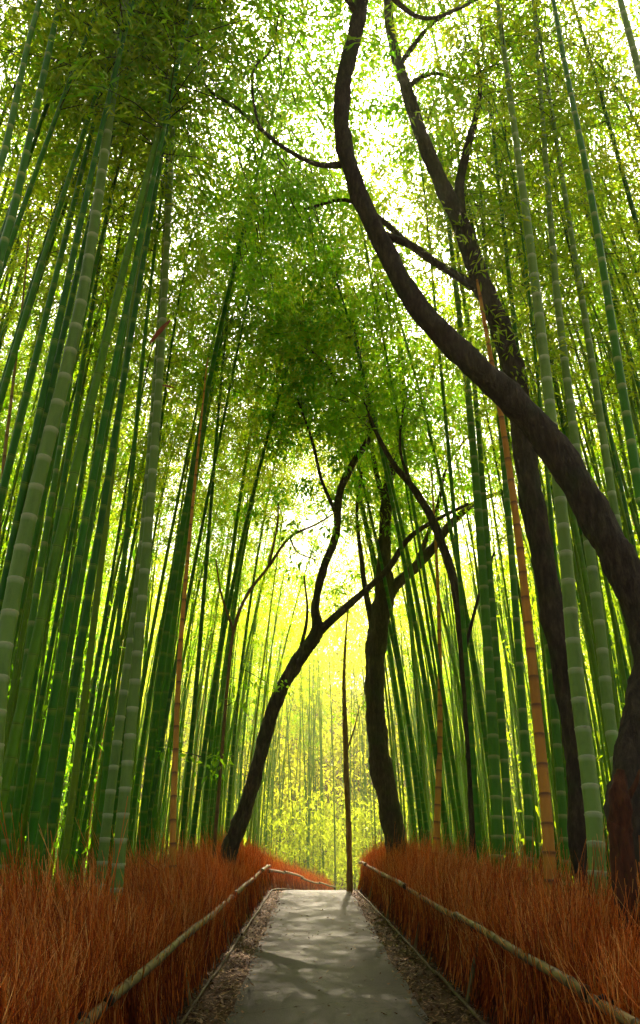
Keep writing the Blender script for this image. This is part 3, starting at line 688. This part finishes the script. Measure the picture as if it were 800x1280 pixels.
foliage_mass('grove_foliage', 'bright green leaves deep in the grove on the leaning trunk side', M['leaf_side'], 2300, 75, ((5.0, 32), (13, 62), (.6, 24)), rg, (.8, .8, .5), .25, .082, lambda C: C[:, 0] > .24 * C[:, 1] + 1.0)

# ------------------------------------------------------------------ broadleaved trees
def tree(name, label, Y, trunk, limbs, clumps, mat=None, cat='tree', Ytop=None, sides=12, twigs=True, seed=1, leafL=.10, group=None, slim=.85):
    rg = np.random.default_rng(seed); mat = mat or M['bark']; Ytop = Ytop or Y
    ys_ = [p[1] for p in trunk]; ylo, yhi = max(ys_), min(ys_)
    def P3(px, py, dY=0): return at_y(px, py, Y + (Ytop - Y) * np.clip((ylo - py) / (ylo - yhi + 1e-6), 0, 1) + dY)
    def build(pts, nm, parent, base, first=None, dY=0):
        Q, rr = [], []
        for k, p in enumerate(pts):
            q = P3(p[0], p[1], dY * k / max(1, len(pts) - 1)); Q.append(q); rr.append(p[2] * .5 * slim * axial(q) / FPX)
        Q = np.array(Q); rr = np.array(rr)
        if nm == 'trunk':
            g = float(ground_z(Q[0][1])) - .08
            if Q[0][2] > g:
                lo = Q[0].copy(); lo[2] = g; Q = np.vstack([lo, Q]); rr = np.concatenate([[rr[0] * 1.12], rr])
        S = spline(np.hstack([Q, rr[:, None]]), 12 if nm == 'trunk' else 7)
        if base is None: base = S[0, :3].copy()
        V, F_, uv = tube(S[:, :3] - base, np.maximum(.003, S[:, 3]), sides if nm == 'trunk' else 8, rough=.10, rng=rg)
        return base, S, V, F_
    base, S, V, F_ = build(trunk, 'trunk', None, None)
    ax = S[:, :3] - base                                    # knots and old branch scars
    for _ in range(26):
        c_ = V[rg.integers(0, len(V))].copy(); rloc = np.interp(c_[2], ax[:, 2], S[:, 3]) if ax[-1, 2] > ax[0, 2] else .1
        d_ = np.linalg.norm(V - c_, axis=1); sg = rloc * rg.uniform(.35, .8)
        ai = np.argmin(np.linalg.norm(ax[None] - V[:, None], axis=2), axis=1); nn_ = V - ax[ai]
        V = V + nn_ * (rg.uniform(-.12, .26) * np.exp(-d_ ** 2 / (2 * sg * sg)))[:, None]
    root = empty(name, base); tag(root, label, cat, group)
    mk('trunk', V, F_, mat, root, smooth=True)
    SK = [S]
    for l in limbs:
        dY = 0
        if isinstance(l[0], (int, float)): dY = l[0]; l = l[1:]
        _, S2, V, F_ = build(l, 'limb', root, base, dY=dY); mk('limb', V, F_, mat, root, smooth=True); SK.append(S2)
    # crown: leaf clumps with small twigs reaching back to the nearest limb
    bag = Bag(); allp = np.vstack([s_[:, :3] for s_ in SK])
    for (px, py, rad, n_, dY) in clumps:
        c_ = P3(px, py, dY); n_ = int(n_ * .8); m_ = max(3, int(n_ / 60))
        sub = c_ + rg.normal(0, .72, (m_, 3)) * rad * [1, 1.3, .7]
        for q in sub:
            d = np.linalg.norm(allp - q, axis=1); a = allp[np.argmin(d + rg.uniform(0, .3, len(d)))]
            dd = q - a; L_ = np.linalg.norm(dd) + .02; a = q - dd * min(1.0, .7 / L_); dd = q - a; L_ = np.linalg.norm(dd) + .02
            V, F_ = thin_rods(a[None], dd[None], np.array([L_]), rg.normal(0, .08 * L_, (1, 3)), np.array([min(.02, .006 + .006 * L_)]), np.array([.003]), 4)
            bag.add(V - base, F_, m=1)
            k = int(n_ / m_); P = q + rg.normal(0, 1, (k, 3)) * np.array([.20, .20, .10]) * rad ** .5
            D = (P - q) * 1.5 + rg.normal(0, .5, (k, 3)) + [0, 0, -.3]
            V, F_, tone = leaves(P, D, rg.uniform(.7, 1.25, k) * leafL, rg.uniform(.7, 1.2, k) * leafL * .45, rg)
            bag.add(V - base, F_, tone=np.clip(tone * .7 + rg.uniform(0, .4), 0, 1), m=0)
    if clumps: bag.build('crown', [M['leaf_tree'], M['twig']], root)
    return root

tree('leaning_tree', 'big dark trunk leaning far over the path from behind the brush fence', 6.3,
     [(784, 1050, 62), (786, 960, 54), (800, 880, 52), (812, 810, 56), (786, 726, 62), (752, 660, 60), (700, 570, 56), (640, 500, 50), (575, 440, 44), (520, 380, 38), (478, 305, 33), (446, 235, 31), (428, 165, 29), (430, 100, 28), (442, 50, 27), (452, 0, 25), (460, -70, 22), (455, -150, 16)],
     [[(470, 290, 16), (520, 310, 12), (560, 340, 9), (592, 362, 8)],
      [1.0, (434, 205, 14), (395, 205, 9), (345, 178, 7), (300, 138, 6), (258, 108, 5), (247, 60, 4), (252, 10, 3)],
      [1.0, (345, 178, 6), (322, 150, 5), (316, 90, 4), (340, 60, 3), (350, 10, 2)],
      [-.6, (448, 20, 14), (420, -20, 10), (380, -50, 7), (330, -60, 4)],
      [.8, (455, -40, 12), (520, 20, 8), (575, 10, 6), (640, -30, 4)]],
     [(385, 20, 1.0, 1500, 1.0), (300, 110, .9, 1300, 1.4), (350, 210, .7, 900, 1.5), (540, 60, .8, 1100, 1.5), (600, 20, .8, 1100, 1.5), (270, 30, .9, 1300, 1.2), (480, -60, 1.2, 1500, .5), (330, 40, .9, 1400, 2.0), (400, 110, .5, 400, 2.5), (380, 250, .8, 1300, 3.0), (310, 250, .8, 1200, 3.2), (350, 300, .7, 900, 3.5), (480, 150, .6, 500, 2.5)], seed=31, sides=18, Ytop=7.6, slim=.70)
tree('upright_tree', 'dark upright trunk bending over the path beside the thick pale bamboo', 8.4,
     [(727, 1058, 36), (722, 960, 33), (708, 860, 33), (690, 760, 34), (672, 660, 34), (655, 560, 33), (645, 480, 31), (622, 400, 30), (600, 350, 29), (578, 285, 26), (552, 230, 23), (527, 170, 20), (506, 105, 17), (490, 50, 14), (484, -10, 12), (486, -70, 8)],
     [[(582, 296, 17), (574, 240, 14), (584, 185, 12), (594, 150, 9), (600, 110, 6), (596, 60, 4)],
      [.6, (600, 362, 15), (560, 338, 12), (520, 312, 10), (470, 270, 8), (430, 250, 6), (380, 262, 4)],
      [-.5, (500, 80, 8), (540, 30, 6), (590, 0, 4)],
      [.8, (506, 110, 8), (540, 92, 6), (580, 98, 4), (620, 80, 3)],
      [.5, (690, 760, 14), (655, 640, 9), (650, 600, 6), (658, 560, 4)]],
     [(600, 60, .9, 1300, .8), (660, 80, 1.1, 1800, 1.5), (560, 190, .6, 500, 1.2), (750, 160, 1.2, 2200, 2.0), (720, 40, 1.2, 2000, 1.5), (640, 210, .8, 900, 2.2), (520, 20, .7, 900, 0.6), (780, 260, 1.0, 1500, 2.5), (500, 240, .7, 800, 3), (610, 270, .8, 900, 2.6), (480, 350, .6, 500, 3), (540, 420, .8, 900, 3), (470, 60, .7, 700, 4), (415, 90, .7, 700, 4.5), (465, 185, .6, 500, 4), (400, 290, .8, 800, 5), (470, 260, .7, 600, 4.5), (520, 100, .6, 600, 4), (370, 160, .8, 900, 5), (445, 20, .8, 800, 4), (600, 340, .7, 600, 4), (700, 120, 1.2, 1700, 3), (770, 60, 1.2, 1500, 3.5), (780, 360, 1.2, 1400, 5), (720, 300, 1.1, 1300, 4.5), (660, 290, 1.0, 1000, 5), (640, 120, 1.0, 1200, 4), (560, 30, .9, 1000, 5), (510, 180, .8, 800, 5.5), (600, 200, .9, 1000, 6), (480, 100, .7, 700, 6), (360, 90, .9, 1000, 6), (330, 10, .9, 1000, 5), (500, 300, .8, 800, 6.5), (750, 440, 1.1, 1000, 6)], seed=32, Ytop=9.6)
tree('forked_tree', 'dark forked tree with a stout trunk standing at the path bend', 19,
     [(497, 1074, 31), (487, 1010, 31), (476, 950, 30), (469, 890, 29), (469, 830, 28), (475, 775, 28), (481, 742, 30), (480, 700, 20), (482, 650, 18), (486, 600, 15), (497, 555, 13), (506, 510, 11), (501, 460, 9), (498, 410, 7)],
     [[(478, 760, 20), (492, 735, 17), (520, 708, 15), (545, 680, 13), (566, 652, 11), (600, 625, 8), (640, 612, 5)],
      [(471, 800, 12), (458, 745, 9), (452, 700, 7), (446, 640, 5), (452, 590, 4)],
      [(498, 560, 9), (522, 520, 7), (540, 470, 5), (552, 420, 4)],
      [(484, 640, 10), (470, 590, 7), (462, 540, 6), (452, 480, 5), (458, 420, 4)],
      [(520, 706, 8), (545, 640, 6), (560, 580, 4), (590, 540, 3)]],
     [(480, 560, 1.0, 1300, 0), (440, 470, 1.1, 1700, 0), (520, 520, 1.0, 1300, .5), (500, 440, 1.0, 1300, .5), (550, 480, 1.1, 1400, 1), (470, 640, .8, 600, 0), (560, 600, 1.0, 900, .5), (590, 560, .9, 900, 1), (540, 380, 1.0, 1000, 1), (450, 400, .9, 800, -.5), (520, 640, .8, 600, .5), (600, 480, 1.1, 900, 2), (620, 560, 1.0, 800, 2), (420, 560, 1.0, 700, 2), (500, 340, 1.2, 1000, 3), (420, 340, 1.1, 900, 3), (580, 420, 1.1, 900, 2)], seed=33, leafL=.14)
tree('crooked_tree', 'dark crooked tree leaning over the path from the corner post fence', 16,
     [(284, 1075, 26), (300, 1030, 23), (316, 980, 21), (330, 925, 20), (347, 872, 20), (372, 826, 20), (396, 790, 19), (394, 758, 12), (404, 712, 12), (420, 668, 11), (424, 618, 11), (442, 578, 10), (462, 545, 9), (464, 510, 7), (452, 460, 6), (440, 400, 5)],
     [[(394, 794, 15), (420, 770, 12), (452, 742, 10), (484, 712, 9), (512, 672, 8), (545, 650, 6), (585, 630, 5)],
      [(424, 650, 7), (402, 600, 5), (390, 550, 4), (372, 500, 3)],
      [(463, 530, 6), (432, 500, 5), (410, 460, 4), (380, 430, 3)],
      [(372, 826, 7), (384, 770, 4), (380, 720, 3)]],
     [(380, 430, .9, 1700, 0), (410, 400, .8, 1300, .3), (360, 470, .8, 1200, .2), (400, 500, .9, 1200, .4), (440, 430, .8, 1000, 0), (390, 545, .7, 800, .5), (370, 390, .7, 900, -.3), (430, 590, .6, 400, .2), (350, 520, .6, 500, .4), (330, 430, .9, 700, 1), (310, 500, .9, 700, 1.5), (340, 360, 1.0, 800, 1.5), (330, 580, .8, 500, 1.5), (360, 620, .8, 400, 1.5)], seed=34, leafL=.13)
tree('slim_bent_tree', 'slim dark trunk bent towards the forked tree', 13.5,
     [(594, 1070, 15), (590, 980, 13), (585, 900, 13), (579, 820, 13), (570, 740, 13), (556, 690, 13), (538, 645, 12), (515, 608, 10), (492, 580, 8), (470, 540, 6), (455, 500, 4)],
     [[(579, 820, 6), (600, 740, 4), (618, 690, 3)], [(515, 608, 6), (500, 560, 4), (505, 500, 3)]],
     [(470, 520, .7, 700, 0), (505, 500, .7, 700, .3), (440, 520, .7, 600, .2)], seed=35, leafL=.11)
tree('slim_straight_tree', 'slim straight trunk at the far end of the leaning trunk fence', 22.6,
     [(437, 1100, 9), (436, 1040, 8), (433, 970, 8), (431, 900, 7), (430, 850, 5), (432, 800, 3), (436, 750, 2)],
     [[(433, 940, 3), (443, 910, 2), (450, 880, 1)]],
     [(440, 740, .8, 500, 0), (450, 880, .4, 80, 0)], seed=36, leafL=.14, sides=8, mat=M['bark_pale'])
tree('spindly_sapling', 'spindly sapling with sparse leaves beside the crooked tree', 14.5,
     [(268, 1060, 6), (276, 960, 5), (284, 860, 5), (292, 790, 5), (308, 745, 5), (336, 708, 4), (362, 672, 4), (396, 655, 3), (420, 640, 2)],
     [[(336, 708, 4), (346, 660, 3), (348, 630, 2)], [(362, 672, 3), (372, 690, 2), (395, 700, 2)], [(292, 790, 4), (276, 740, 3), (270, 700, 2)]],
     [(372, 690, .5, 60, 0), (346, 650, .5, 70, 0), (395, 655, .4, 50, 0), (300, 860, .5, 70, -.2), (290, 940, .5, 80, -.2)], seed=37, sides=8, leafL=.13, mat=M['bark_pale'])
tree('red_stump', 'red-brown stump at the foot of the big leaning trunk', 5.9,
     [(778, 1075, 34), (776, 1030, 30), (774, 990, 24), (776, 962, 12)], [[(776, 1010, 12), (792, 985, 8), (800, 962, 4)]], [], mat=M['bark_red'], cat='stump', seed=38, sides=20)  # reddish stump-like piece at the base of the leaning trunk

# ------------------------------------------------------------------ haze added for the soft glow, its colour tinted yellow
m, n, o = newmat('glow_haze')
pv = N(n, 'ShaderNodeVolumePrincipled'); pv.inputs['Color'].default_value = (1.0, .95, .62, 1)
pv.inputs['Density'].default_value = HAZE; pv.inputs['Anisotropy'].default_value = .6
n.links.new(pv.outputs[0], o.inputs['Volume'])
x0, x1, y0, y1, z0, z1 = -405, 405, -205, 605, -3.4, 44.0
V = [(x, y, z) for z in (z0, z1) for y in (y0, y1) for x in (x0, x1)]
hz = mk('haze', V, [(0, 2, 3, 1), (4, 5, 7, 6), (0, 1, 5, 4), (2, 6, 7, 3), (0, 4, 6, 2), (1, 3, 7, 5)], m)
tag(hz, 'pale yellow haze added for the glow in the bamboo grove', 'haze', kind='stuff')
